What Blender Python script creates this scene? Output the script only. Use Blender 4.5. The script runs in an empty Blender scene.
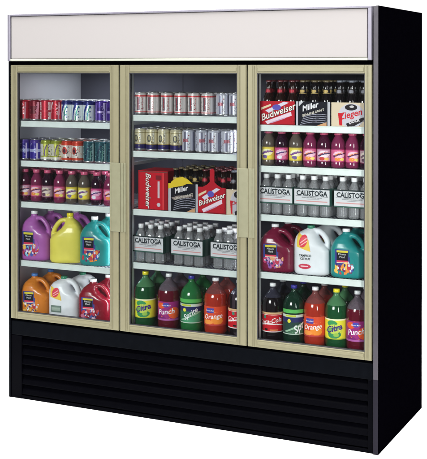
import bpy, bmesh, math, random
import numpy as np
from mathutils import Vector, Matrix
random.seed(7)
sc = bpy.context.scene
COL = sc.collection
R = math.radians

# ---------------------------------------------------------------- camera
cam = bpy.data.objects.new("camera", bpy.data.cameras.new("camera"))
COL.objects.link(cam)
cam.location = (3.3938, -4.5934, 1.7056)
cam.rotation_euler = (R(90) - 0.0054, 0, 0.43908)
cam.data.sensor_fit = 'HORIZONTAL'
cam.data.sensor_width = 36
cam.data.lens = 36 * 1084.79 / 427
cam.data.shift_x = (213.5 - 225.29) / 427
cam.data.shift_y = -(229.5 - 72.9) / 427
cam.data.clip_start = 0.05
cam.data.clip_end = 500
sc.camera = cam

# ---------------------------------------------------------------- studio backdrop (white behind the product, dim behind the camera)
w = bpy.data.worlds.new("World"); sc.world = w; w.use_nodes = True
nt = w.node_tree; nt.nodes.clear()
tc = nt.nodes.new('ShaderNodeTexCoord'); sx = nt.nodes.new('ShaderNodeSeparateXYZ')
mr = nt.nodes.new('ShaderNodeMapRange'); bg = nt.nodes.new('ShaderNodeBackground'); wo = nt.nodes.new('ShaderNodeOutputWorld')
mr.inputs['From Min'].default_value = -0.25; mr.inputs['From Max'].default_value = 0.15
mr.inputs['To Min'].default_value = 0.10; mr.inputs['To Max'].default_value = 1.15
nt.links.new(tc.outputs['Generated'], sx.inputs[0]); nt.links.new(sx.outputs['Y'], mr.inputs['Value'])
nt.links.new(mr.outputs[0], bg.inputs['Strength']); nt.links.new(bg.outputs[0], wo.inputs['Surface'])
bg.inputs['Color'].default_value = (1, 1, 1, 1)

def area(name, loc, target, sx_, sy_, power, col=(1, 1, 1)):
    l = bpy.data.lights.new(name, 'AREA'); l.shape = 'RECTANGLE'; l.size = sx_; l.size_y = sy_
    l.energy = power; l.color = col
    o = bpy.data.objects.new(name, l); COL.objects.link(o); o.location = loc
    d = Vector(target) - Vector(loc); o.rotation_euler = d.to_track_quat('-Z', 'Y').to_euler()
    return o
area('key_softbox', (4.6, -3.3, 1.9), (1.0, 0.1, 1.0), 0.45, 3.2, 212, (1.0, 0.99, 0.97))
area('front_softbox', (0.3, -5.2, 2.5), (0.8, 0.1, 1.0), 2.0, 1.6, 275)
area('overhead_softbox', (1.0, 0.4, 5.5), (1.0, 0.4, 0.0), 7, 6, 1900)

sc.view_settings.view_transform = 'Standard'
sc.view_settings.look = 'None'
sc.view_settings.exposure = 0
sc.view_settings.gamma = 1

# ---------------------------------------------------------------- materials
def lin(c):
    return tuple(((v / 255) / 12.92 if v / 255 <= 0.04045 else ((v / 255 + 0.055) / 1.055) ** 2.4) for v in c)

def mat(name, col, rough=0.5, metal=0.0, spec=0.5, coat=0.0, noise=0.0, nscale=40, bump=0.0, trans=0.0, emit=None):
    m = bpy.data.materials.new(name); m.use_nodes = True
    t = m.node_tree; b = t.nodes['Principled BSDF']
    c = (*col, 1)
    b.inputs['Base Color'].default_value = c
    b.inputs['Roughness'].default_value = rough; b.inputs['Metallic'].default_value = metal
    b.inputs['Specular IOR Level'].default_value = spec; b.inputs['Coat Weight'].default_value = coat
    b.inputs['Coat Roughness'].default_value = 0.05
    b.inputs['Transmission Weight'].default_value = trans
    if emit:
        b.inputs['Emission Color'].default_value = (*emit[0], 1); b.inputs['Emission Strength'].default_value = emit[1]
    if noise or bump:
        co = t.nodes.new('ShaderNodeTexCoord'); n = t.nodes.new('ShaderNodeTexNoise')
        n.inputs['Scale'].default_value = nscale; n.inputs['Detail'].default_value = 5
        t.links.new(co.outputs['Object'], n.inputs['Vector'])
        if noise:
            r = t.nodes.new('ShaderNodeMapRange'); r.inputs['To Min'].default_value = 1 - noise; r.inputs['To Max'].default_value = 1 + noise
            r.inputs['From Min'].default_value = 0.3; r.inputs['From Max'].default_value = 0.7
            mx = t.nodes.new('ShaderNodeVectorMath'); mx.operation = 'SCALE'; mx.inputs[0].default_value = col
            t.links.new(n.outputs['Fac'], r.inputs['Value']); t.links.new(r.outputs[0], mx.inputs['Scale'])
            t.links.new(mx.outputs[0], b.inputs['Base Color'])
            r2 = t.nodes.new('ShaderNodeMapRange'); r2.inputs['To Min'].default_value = max(rough - .1, 0.02); r2.inputs['To Max'].default_value = min(rough + .1, 1)
            t.links.new(n.outputs['Fac'], r2.inputs['Value']); t.links.new(r2.outputs[0], b.inputs['Roughness'])
        if bump:
            bp = t.nodes.new('ShaderNodeBump'); bp.inputs['Strength'].default_value = bump; bp.inputs['Distance'].default_value = 0.001
            t.links.new(n.outputs['Fac'], bp.inputs['Height']); t.links.new(bp.outputs[0], b.inputs['Normal'])
    return m

def printed(name, rough, metal=0.0, coat=0.0, spec=0.5):
    m = mat(name, (1, 1, 1), rough, metal, spec, coat)
    t = m.node_tree; a = t.nodes.new('ShaderNodeAttribute'); a.attribute_name = 'print'
    t.links.new(a.outputs['Color'], t.nodes['Principled BSDF'].inputs['Base Color'])
    return m

def clear(name, tint, body, fac_body=0.3, gloss_rough=0.05, ior=1.45):
    """clear plastic or glass: see-through mixed with a tinted body and a fresnel gloss"""
    m = bpy.data.materials.new(name); m.use_nodes = True
    t = m.node_tree; t.nodes.clear(); N = t.nodes.new; L = t.links.new
    tr = N('ShaderNodeBsdfTransparent'); tr.inputs[0].default_value = (*tint, 1)
    df = N('ShaderNodeBsdfDiffuse'); df.inputs[0].default_value = (*body, 1)
    gl = N('ShaderNodeBsdfGlossy'); gl.inputs['Roughness'].default_value = gloss_rough
    fr = N('ShaderNodeFresnel'); fr.inputs[0].default_value = ior
    m1 = N('ShaderNodeMixShader'); m1.inputs[0].default_value = fac_body
    m2 = N('ShaderNodeMixShader'); o = N('ShaderNodeOutputMaterial')
    L(tr.outputs[0], m1.inputs[1]); L(df.outputs[0], m1.inputs[2])
    L(fr.outputs[0], m2.inputs[0]); L(m1.outputs[0], m2.inputs[1]); L(gl.outputs[0], m2.inputs[2]); L(m2.outputs[0], o.inputs[0])
    return m

M = {}
M['black'] = mat('black painted steel', (0.0005, 0.0004, 0.0009), 0.8, 0, 0.0, noise=0.2, nscale=60)
M['black_front'] = mat('black enamel trim', (0.0013, 0.0017, 0.0027), 0.45, 0, 0.02, noise=0.15)
M['grille'] = mat('black slatted grille', (0.0006, 0.0006, 0.0013), 0.42, 0, 0.015, noise=0.1)
M['post'] = mat('grey anodised post', lin((52, 49, 56)), 0.5, 0.1, 0.4, noise=0.05)
M['postlow'] = mat('dark lower post', lin((22, 20, 28)), 0.6, 0.0, 0.08)
M['signframe'] = mat('lavender grey aluminium', lin((112, 109, 120)), 0.45, 0.2, 0.4, noise=0.04)
M['signtrim'] = mat('pale trim', lin((160, 162, 150)), 0.5, 0, 0.3)
M['sign'] = mat('off white sign acrylic', lin((145, 141, 140)), 0.6, 0, 0.1, emit=(lin((236, 230, 225)), 0.02))
M['champagne'] = mat('champagne anodised aluminium', lin((115, 111, 88)), 0.42, 0.12, 0.3, noise=0.02, nscale=30)
M['handle'] = mat('satin door pull', lin((115, 114, 92)), 0.42, 0.12, 0.4, noise=0.04)
M['gasket'] = mat('dark rubber gasket', (0.02, 0.02, 0.025), 0.6)
M['liner_side'] = mat('white liner', lin((214, 216, 224)), 0.5, 0, 0.3, noise=0.03, nscale=6)
M['liner_back'] = mat('back panel with shade in colour', lin((72, 73, 86)), 0.6, 0, 0.2, noise=0.08, nscale=5)  # dim depth of the case is put into this dark wall colour
M['white_enamel'] = mat('white enamel', lin((226, 232, 234)), 0.4, 0, 0.4, noise=0.04, nscale=30)
M['wire'] = mat('grey coated wire', lin((150, 154, 165)), 0.45)
M['rail'] = mat('white price rail', lin((214, 224, 222)), 0.45, 0, 0.4, noise=0.06, nscale=25)
M['glass'] = clear('door glass', (0.97, 0.985, 0.98), (0.5, 0.5, 0.5), 0.0, 0.0, 1.42)
M['print'] = printed('printed label', 0.42, spec=0.25)
M['canprint'] = printed('printed aluminium', 0.28, 0.35, 0.3)
M['carton'] = printed('printed carton', 0.55, spec=0.12)
M['alu'] = mat('bare aluminium', (0.6, 0.61, 0.63), 0.3, 0.9)
M['water'] = clear('clear water bottle', (0.93, 0.94, 0.97), lin((238, 240, 246)), 0.22, 0.09, 1.9)
M['clearpet'] = clear('clear plastic', (0.7, 0.66, 0.7), lin((150, 135, 150)), 0.35, 0.06)
def plastic(name, rgb, rough=0.3, coat=0.2): 
    if name not in M: M[name] = mat(name, lin(rgb), rough, 0, 0.45, coat, noise=0.07, nscale=16, bump=0.9 if name.startswith('jug') else 0.0, trans=0.35 if name.startswith(('soda', 'juice')) else 0.0)
    return name
plastic('cap_white', (235, 236, 240)); plastic('cap_yellow', (235, 220, 40)); plastic('cap_blue', (52, 48, 150)); plastic('cap_pink', (196, 84, 120))
plastic('cap_green', (50, 130, 100)); plastic('cap_teal', (70, 120, 190))

# floor: one white studio sheet
M['floor'] = mat('white studio floor', (0.93, 0.93, 0.93), 0.9, 0, 0.0, noise=0.01, nscale=2)

# ---------------------------------------------------------------- mesh builder
class Art:
    """small raster of ink colours (sRGB 0-255); mask says where ink exists"""
    def __init__(s, w_, h_, bg_):
        s.w, s.h = w_, h_
        s.a = np.zeros((h_, w_, 3)); s.a[:] = bg_; s.m = np.ones((h_, w_), bool)
        ys, xs = np.mgrid[0:h_, 0:w_]; s.x = (xs + .5) / w_; s.y = (ys + .5) / h_     # x 0..1 left-right, y 0..1 bottom-top
    def put(s, k, c): s.a[k] = c; return s
    def rect(s, x0, y0, x1, y1, c): return s.put((s.x >= x0) & (s.x <= x1) & (s.y >= y0) & (s.y <= y1), c)
    def ell(s, cx, cy, rx, ry, c, rot=0):
        dx, dy = s.x - cx, s.y - cy; cr, sr = math.cos(rot), math.sin(rot)
        u, v = dx * cr + dy * sr, -dx * sr + dy * cr
        return s.put((u / rx) ** 2 + (v / ry) ** 2 <= 1, c)
    def band(s, x0, y0, x1, y1, wd, c, curve=0.0):
        L = math.hypot(x1 - x0, y1 - y0); ux, uy = (x1 - x0) / L, (y1 - y0) / L
        t = (s.x - x0) * ux + (s.y - y0) * uy; d = -(s.x - x0) * uy + (s.y - y0) * ux
        d = d - curve * np.sin(np.clip(t / L, 0, 1) * math.pi)
        return s.put((t >= 0) & (t <= L) & (np.abs(d) <= wd / 2), c)
    def poly(s, P, c):
        k = np.zeros_like(s.m); n = len(P)
        for i in range(n):
            (x1, y1), (x2, y2) = P[i], P[(i + 1) % n]
            if y1 == y2: continue
            cr = ((y1 > s.y) != (y2 > s.y)) & (s.x < (x2 - x1) * (s.y - y1) / (y2 - y1) + x1)
            k ^= cr
        return s.put(k, c)
    def specks(s, n, x0, y0, x1, y1, r, cols, seed=0):
        g = random.Random(seed)
        for _ in range(n):
            s.ell(g.uniform(x0, x1), g.uniform(y0, y1), r * g.uniform(.5, 1.3), r * g.uniform(.4, 1.1), g.choice(cols), g.uniform(0, 3))
        return s
    def lin(s):
        v = s.a / 255
        return np.where(v <= 0.04045, v / 12.92, ((v + 0.055) / 1.055) ** 2.4)

class MB:
    def __init__(s): s.v, s.f, s.c, s.mi, s.sm, s.mats = [], [], [], [], [], []
    def slot(s, m):
        if m not in s.mats: s.mats.append(m)
        return s.mats.index(m)
    def face(s, idx, m, col=None, smooth=False):
        s.f.append(tuple(idx)); s.c.append(col or (1, 1, 1)); s.mi.append(s.slot(m)); s.sm.append(smooth)
    def box(s, x0, y0, z0, x1, y1, z1, m, bev=0.0, col=None):
        if bev <= 0:
            b = len(s.v)
            s.v += [(x0, y0, z0), (x1, y0, z0), (x1, y1, z0), (x0, y1, z0), (x0, y0, z1), (x1, y0, z1), (x1, y1, z1), (x0, y1, z1)]
            for q in ((0, 3, 2, 1), (4, 5, 6, 7), (0, 1, 5, 4), (1, 2, 6, 5), (2, 3, 7, 6), (3, 0, 4, 7)): s.face([b + i for i in q], m, col)
            return
        bm = bmesh.new(); bmesh.ops.create_cube(bm, size=1)
        for v in bm.verts: v.co = Vector(((x0 + x1) / 2 + v.co.x * (x1 - x0), (y0 + y1) / 2 + v.co.y * (y1 - y0), (z0 + z1) / 2 + v.co.z * (z1 - z0)))
        bmesh.ops.bevel(bm, geom=bm.edges[:], offset=bev, segments=2, affect='EDGES', profile=0.5)
        s.bm(bm, m, col)
    def bm(s, bm, m, col=None, smooth=False):
        b = len(s.v); bm.verts.index_update(); s.v += [tuple(v.co) for v in bm.verts]
        for f in bm.faces: s.face([b + v.index for v in f.verts], m, col, smooth)
        bm.free()
    def lathe(s, prof, m, seg=32, cx=0, cy=0, z0=0, col=None, fn=None, sqf=None):
        b = len(s.v); n = len(prof)
        for r, z in prof:
            for k in range(seg):
                a = 2 * math.pi * k / seg
                rr = r * (fn(a, z) if fn else 1)
                s.v.append((cx + rr * math.sin(a), cy - rr * math.cos(a), z0 + z))
        for i in range(n - 1):
            mm = m(0.5 * (prof[i][1] + prof[i + 1][1])) if callable(m) else m
            for k in range(seg):
                k2 = (k + 1) % seg
                s.face((b + i * seg + k, b + i * seg + k2, b + (i + 1) * seg + k2, b + (i + 1) * seg + k), mm, col, True)
        m0 = m(prof[0][1]) if callable(m) else m; m1 = m(prof[-1][1]) if callable(m) else m
        if prof[0][0] > 1e-5: s.face([b + k for k in reversed(range(seg))], m0, col)
        if prof[-1][0] > 1e-5: s.face([b + (n - 1) * seg + k for k in range(seg)], m1, col)
    def wrap(s, fmap, art, m='print'):
        """art grid laid on a surface; fmap(u, v) -> point, u v in 0..1"""
        L = art.lin(); b = len(s.v)
        for j in range(art.h + 1):
            for i in range(art.w + 1): s.v.append(tuple(fmap(i / art.w, j / art.h)))
        W_ = art.w + 1
        for j in range(art.h):
            for i in range(art.w):
                if art.m[j, i]:
                    s.face((b + j * W_ + i, b + j * W_ + i + 1, b + (j + 1) * W_ + i + 1, b + (j + 1) * W_ + i), m, tuple(L[j, i]), True)
    def text(s, txt, fmap, size, u, v, rgb, m='print', shear=0.0, rot=0.0, aspect=1.0, sx=1.0, bold=0.0):
        """text centred on (u,v) in metres on a surface; fmap(x, y) -> point in metres"""
        V, F = glyphs(txt, shear, bold)
        b = len(s.v); cr, sr = math.cos(rot), math.sin(rot); c = lin(rgb)
        for x, y in V:
            x, y = x * size * sx, y * size
            s.v.append(tuple(fmap(u + x * cr - y * sr, v + x * sr + y * cr)))
        for f in F: s.face([b + i for i in f], m, c)
    def tube(s, pts, r, m, seg=10, col=None, flat=1.0):
        pts = [Vector(p) for p in pts]; b = len(s.v); n = len(pts)
        for i, p in enumerate(pts):
            t = (pts[min(i + 1, n - 1)] - pts[max(i - 1, 0)]).normalized()
            a = t.cross(Vector((0, 1, 0))); a = a.normalized() if a.length > 1e-3 else Vector((1, 0, 0)); c2 = t.cross(a).normalized()
            for k in range(seg):
                q = 2 * math.pi * k / seg; s.v.append(tuple(p + a * math.cos(q) * r + c2 * math.sin(q) * r * flat))
        for i in range(n - 1):
            for k in range(seg):
                k2 = (k + 1) % seg
                s.face((b + i * seg + k, b + i * seg + k2, b + (i + 1) * seg + k2, b + (i + 1) * seg + k), m, col, True)
        s.face([b + k for k in reversed(range(seg))], m, col); s.face([b + (n - 1) * seg + k for k in range(seg)], m, col)
    def mesh(s, name):
        me = bpy.data.meshes.new(name); me.from_pydata(s.v, [], s.f)
        for k in s.mats: me.materials.append(M[k])
        me.polygons.foreach_set('material_index', s.mi); me.polygons.foreach_set('use_smooth', s.sm)
        at = me.color_attributes.new('print', 'FLOAT_COLOR', 'CORNER')
        cols = np.ones((len(me.loops), 4), np.float32); k = 0
        for f, c in zip(s.f, s.c): cols[k:k + len(f), :3] = c; k += len(f)
        at.data.foreach_set('color', cols.ravel()); me.update()
        return me
    def build(s, name, parent=None, loc=None):
        o = bpy.data.objects.new(name, s.mesh(name)); COL.objects.link(o); o.parent = parent
        if loc: o.location = loc
        return o

_g = {}
def glyphs(txt, shear=0.0, bold=0.0):
    k = (txt, shear, bold)
    if k in _g: return _g[k]
    cu = bpy.data.curves.new('lettering', 'FONT'); cu.body = txt; cu.align_x = 'CENTER'; cu.align_y = 'CENTER'; cu.shear = shear; cu.offset = bold
    cu.resolution_u = 2
    o = bpy.data.objects.new('lettering', cu); COL.objects.link(o)
    dg = bpy.context.evaluated_depsgraph_get(); dg.update()
    me = bpy.data.meshes.new_from_object(o.evaluated_get(dg))
    bm = bmesh.new(); bm.from_mesh(me)
    xs = [v.co.x for v in bm.verts]; x = min(xs) + .12
    while x < max(xs):
        bmesh.ops.bisect_plane(bm, geom=bm.verts[:] + bm.edges[:] + bm.faces[:], plane_co=(x, 0, 0), plane_no=(1, 0, 0)); x += .12
    bmesh.ops.triangulate(bm, faces=[f for f in bm.faces if len(f.verts) > 4])
    bm.verts.index_update()
    r = ([(v.co.x, v.co.y) for v in bm.verts], [[v.index for v in f.verts] for f in bm.faces])
    bm.free(); bpy.data.objects.remove(o); bpy.data.curves.remove(cu); bpy.data.meshes.remove(me)
    _g[k] = r; return r

def cyl(r, off=0.0004, cx=0, cy=0, z=0):           # metres on the front of a cylinder
    return lambda x, y: (cx + (r + off) * math.sin(x / r), cy - (r + off) * math.cos(x / r), z + y)
def cylw(r, a0, a1, z0, z1, off=0.0, cx=0, cy=0):  # 0..1 on a cylinder
    return lambda u, v: (cx + (r + off) * math.sin(a0 + (a1 - a0) * u), cy - (r + off) * math.cos(a0 + (a1 - a0) * u), z0 + (z1 - z0) * v)
def flat(x0, z0, y):
    return lambda x, v: (x0 + x, y, z0 + v)
def flatw(x0, x1, z0, z1, y):
    return lambda u, v: (x0 + (x1 - x0) * u, y, z0 + (z1 - z0) * v)

def thing(name, label, cat, loc=(0, 0, 0), rz=0, group=None):
    o = bpy.data.objects.new(name, None); COL.objects.link(o); o.empty_display_size = 0.05
    o.location = loc; o.rotation_euler = (0, 0, rz); o['label'] = label; o['category'] = cat
    if group: o['group'] = group
    return o
def dup(root, loc, rz, label, group=None):
    r = root.copy(); COL.objects.link(r); r.location = loc; r.rotation_euler = (0, 0, rz); r['label'] = label
    if group: r['group'] = group
    for ch in list(root.children):
        c = ch.copy(); COL.objects.link(c); c.parent = r
        for g in list(ch.children):
            d = g.copy(); COL.objects.link(d); d.parent = c
    return r

# ---------------------------------------------------------------- floor
mb = MB(); mb.box(-2.6, -0.9, -0.05, 4.6, 3.2, 0, 'floor'); fl = mb.build('floor'); fl['kind'] = 'structure'

# ---------------------------------------------------------------- the refrigerator
W, D, H = 1.98, 0.7312, 1.9755
SB, DT, DB = 1.7354, 1.7154, 0.4106       # sign bottom, door top, door bottom
FR = thing('display_refrigerator', 'tall black three door glass front refrigerator with blank white lit header sign and slatted base', 'refrigerator')
IN0 = 0.012
mb = MB()
mb.box(0, 0.004, 0.0, IN0, D, H - 0.003, 'black'); mb.box(W - IN0, 0.0, 0.0, W, D, H, 'black', 0.0015)
mb.box(IN0, 0.70, 0.0, W - IN0, D, H - 0.003, 'black'); mb.box(IN0, 0.07, H - 0.02, W - IN0, 0.70, H - 0.003, 'black')
mb.box(IN0, 0.10, 0.02, W - IN0, 0.70, 0.35, 'black')
mb.box(IN0, 0.024, SB - 0.045, W - IN0, 0.70, SB + 0.02, 'black')
mb.build('cabinet_body', FR)
mb = MB()
mb.box(IN0, 0.026, 0.42, IN0 + 0.003, 0.66, DT, 'liner_side'); mb.build('side_liner', FR); mb = MB(); mb.box(W - IN0 - 0.003, 0.026, 0.42, W - IN0, 0.66, DT, 'liner_side')
mb.build('side_liner', FR)
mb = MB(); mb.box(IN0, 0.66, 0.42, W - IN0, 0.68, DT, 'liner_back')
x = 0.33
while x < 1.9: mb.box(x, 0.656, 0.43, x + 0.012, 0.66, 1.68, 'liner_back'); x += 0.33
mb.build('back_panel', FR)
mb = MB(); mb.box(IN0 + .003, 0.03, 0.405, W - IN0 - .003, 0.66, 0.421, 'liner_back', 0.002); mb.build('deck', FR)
# header sign
sg = MB(); sg.box(0.020, -0.004, SB + 0.012, 1.928, 0.05, H - 0.012, 'sign', 0.003); sgo = sg.build('header_sign', FR)
mb = MB()
mb.box(0.0, -0.010, SB, 0.016, 0.05, H, 'signframe', 0.003)
mb.box(1.932, -0.010, SB, 1.950, 0.05, H - 0.004, 'signframe', 0.003)
mb.box(0.0165, -0.010, H - 0.010, 1.9505, 0.05, H, 'signframe', 0.002)
mb.box(0.0165, -0.008, SB, 1.9315, 0.05, SB + 0.011, 'signtrim', 0.002)
mb.build('sign_frame', sgo)
# corner posts
mb = MB(); mb.box(1.957, -0.004, 0.330, 1.9785, -0.0005, H - 0.001, 'post', 0.0012)
mb.box(1.957, -0.004, 0.0, 1.9785, -0.0005, 0.3296, 'postlow', 0.0012)
mb.build('corner_post', FR)
mb = MB(); mb.box(0.0, 0.0, 0.004, 0.011, 0.0035, SB - 0.001, 'black_front', 0.001); mb.build('corner_post', FR)
# mullions behind the door seams, with their lamp tubes
for xm in (0.662, 1.348):
    mb = MB(); mb.box(xm - 0.030, 0.026, 0.421, xm + (0.0495 if xm < 1 else 0.0455), 0.062, DT, 'white_enamel', 0.003)
    mo = mb.build('mullion', FR)
    # slim lamp strip on the inner side of the mullion, shining into the case to its left
    ll = area('unseen_case_light', (xm - 0.034, 0.085, 1.07), (xm - 0.60, 0.50, 1.07), 0.02, 1.2, 3.4 if xm < 1 else 1.6, (0.93, 0.95, 1.0))
area('unseen_case_light', (0.36, 0.36, 1.684), (0.36, 0.36, 1.0), 0.46, 0.44, 1.5, (0.93, 0.95, 1.0))  # added light under the case ceiling to brighten left wall and back panel
# base: kick rail and louvred grille
mb = MB()
mb.box(0.012, 0.004, 0.325, 1.9555, 0.10, DB - 0.012, 'black_front', 0.004)
mb.box(0.012, 0.06, DB - 0.012, 1.9555, 0.09, DB + 0.01, 'black')
mb.build('base_rail', FR)
mb = MB()
mb.box(0.012, 0.004, 0.0, 0.078, 0.10, 0.3245, 'grille', 0.003); mb.box(1.930, 0.004, 0.0, 1.9555, 0.10, 0.3245, 'grille', 0.003)
mb.box(0.078, 0.07, 0.0, 1.930, 0.10, 0.3245, 'black'); mb.box(0.0785, 0.006, 0.0, 1.9295, 0.07, 0.018, 'grille', 0.001)
nz = 6; z0 = 0.0185; hz = (0.3245 - z0) / nz
for k in range(nz):
    zb = z0 + k * hz; b = len(mb.v)
    P = [(0.030, zb + hz * .98), (0.012, zb + hz * .55), (0.008, zb + hz * .18), (0.008, zb + hz * .10), (0.016, zb + hz * .10), (0.034, zb + hz * .55), (0.060, zb + hz * .98)]
    for xx in (0.0785, 1.9295):
        for yy, zz in P: mb.v.append((xx, yy, zz))
    n = len(P)
    for i in range(n):
        j = (i + 1) % n; mb.face((b + i, b + n + i, b + n + j, b + j)[::-1], 'grille')
    mb.face([b + i for i in range(n)], 'grille'); mb.face([b + n + i for i in reversed(range(n))], 'grille')
mb.build('louvred_grille', FR)
mb = MB(); mb.box(0.012, 0.03, SB - 0.02, 1.9555, 0.06, SB - 0.0005, 'black_front'); mb.build('header_gap', FR)

# doors
def frame_rail(mb, a, b, w_, axis):
    """extruded door stile/rail with stepped profile, a/b = outer rect"""
    x0, z0, x1, z1 = a
    if axis == 'v': 
        mb.box(x0, 0.0, z0, x1, 0.022, z1, 'champagne', 0.002)
        inner = b
        g0, g1 = (x1 - 0.012, x1 - 0.010) if inner > 0 else (x0 + 0.010, x0 + 0.012)
        mb.box(min(g0, g1), -0.0035, z0 + .004, max(g0, g1) , 0.0005, z1 - .004, 'champagne', 0.0008)
        e0, e1 = (x0 + 0.002, x1 - 0.020) if inner > 0 else (x0 + 0.020, x1 - 0.002)
        mb.box(e0, -0.003, z0 + .002, e1, 0.0005, z1 - .002, 'champagne', 0.0012)
    else:
        mb.box(x0, 0.0, z0, x1, 0.022, z1, 'champagne', 0.002)
        g = (z0 + 0.008, z1 - 0.012) if b > 0 else (z0 + 0.014, z1 - 0.008)
        mb.box(x0 + .004, -0.003, g[0], x1 - .004, 0.0005, g[1], 'champagne', 0.0012)
doors = [(0.014, 0.6575, 0.053, 0.609), (0.6665, 1.3445, 0.717, 1.297), (1.3515, 1.949, 1.397, 1.916)]
GB, GT = 0.446, 1.677
for i, (x0, x1, g0, g1) in enumerate(doors):
    dl = ['glass door nearest the left end, in front of juice jugs and soda cans', 'middle glass door, in front of white cans and a red carton', 'right hand glass door, in front of beer cartons and cola bottles'][i]
    mb = MB()
    frame_rail(mb, (x0, DB, g0, DT), +1, 0, 'v'); frame_rail(mb, (g1, DB, x1, DT), -1, 0, 'v')
    frame_rail(mb, (g0 + .0003, GT, g1 - .0003, DT), +1, 0, 'h'); frame_rail(mb, (g0 + .0003, DB, g1 - .0003, GB), -1, 0, 'h')
    do = mb.build('glass_door', FR); do['label'] = dl
    mb = MB()
    for q in ((g0, GB, g0 + .004, GT), (g1 - .004, GB, g1, GT), (g0 + .004, GT - .004, g1 - .004, GT), (g0 + .004, GB, g1 - .004, GB + .004)):
        mb.box(q[0], 0.0035, q[1], q[2], 0.020, q[3], 'gasket')
    mb.build('gasket', do)
    mb = MB(); mb.box(g0 + .004, 0.008, GB + .004, g1 - .004, 0.012, GT - .004, 'glass'); mb.build('glass_pane', do)
    if i < 2:                      # the pull that bridges the seam
        hz0, hz1 = (0.897, 1.236) if i == 0 else (0.915, 1.236)
        mb = MB()
        xc = x1 + 0.003
        mb.box(g1 + 0.001, -0.0052, hz0, xc + 0.008, -0.002, hz1, 'handle', 0.002)
        mb.box(g1 + 0.004, -0.0085, hz0 + .006, g1 + 0.009, -0.0062, hz1 - .006, 'handle', 0.001)
        mb.box(xc + 0.0115, -0.0055, hz0, xc + 0.027, -0.002, hz1, 'handle', 0.0015)
        mb.box(xc + 0.0285, -0.0048, hz0, xc + 0.040, -0.002, hz1, 'handle', 0.0012)
        mb.build('door_handle', do)

# shelves
SZ = {1: [1.427, 1.222, 1.010, 0.707], 2: [1.471, 1.294, 1.009, 0.747], 3: [1.438, 1.248, 1.022, 0.755]}
SX = {1: (0.018, 0.628), 2: (0.7125, 1.315), 3: (1.3945, 1.962)}
DECK = 0.4215
for d in (1, 2, 3):
    x0, x1 = SX[d]
    for z in SZ[d]:
        mb = MB()
        k = 0; x = x0 + 0.012
        while x < x1 - 0.008:
            mb.box(x - .0013, 0.040, z - .0034, x + .0013, 0.61, z - .0008, 'wire'); x += 0.0155
        for y in (0.2, 0.4, 0.6): mb.box(x0 + .004, y, z - .009, x1 - .004, y + .006, z - .0036, 'wire')
        so = mb.build('wire_shelf', FR)
        mb = MB(); mb.box(x0, 0.030, z - 0.030, x1, 0.0385, z + 0.0005, 'rail', 0.0018)
        mb.box(x0 + .002, 0.0284, z - 0.0285, x1 - .002, 0.0305, z - 0.024, 'rail', 0.0008)
        mb.box(x0 + .002, 0.0284, z - 0.006, x1 - .002, 0.0305, z - 0.002, 'rail', 0.0008)
        mb.build('price_rail', so)
        for xx in (x0 + .0003, x1 - .0033):
            mb = MB(); mb.box(xx, 0.0388, z - 0.016, xx + .003, 0.61, z - .0002, 'rail'); mb.build('side_rail', so)

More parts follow.
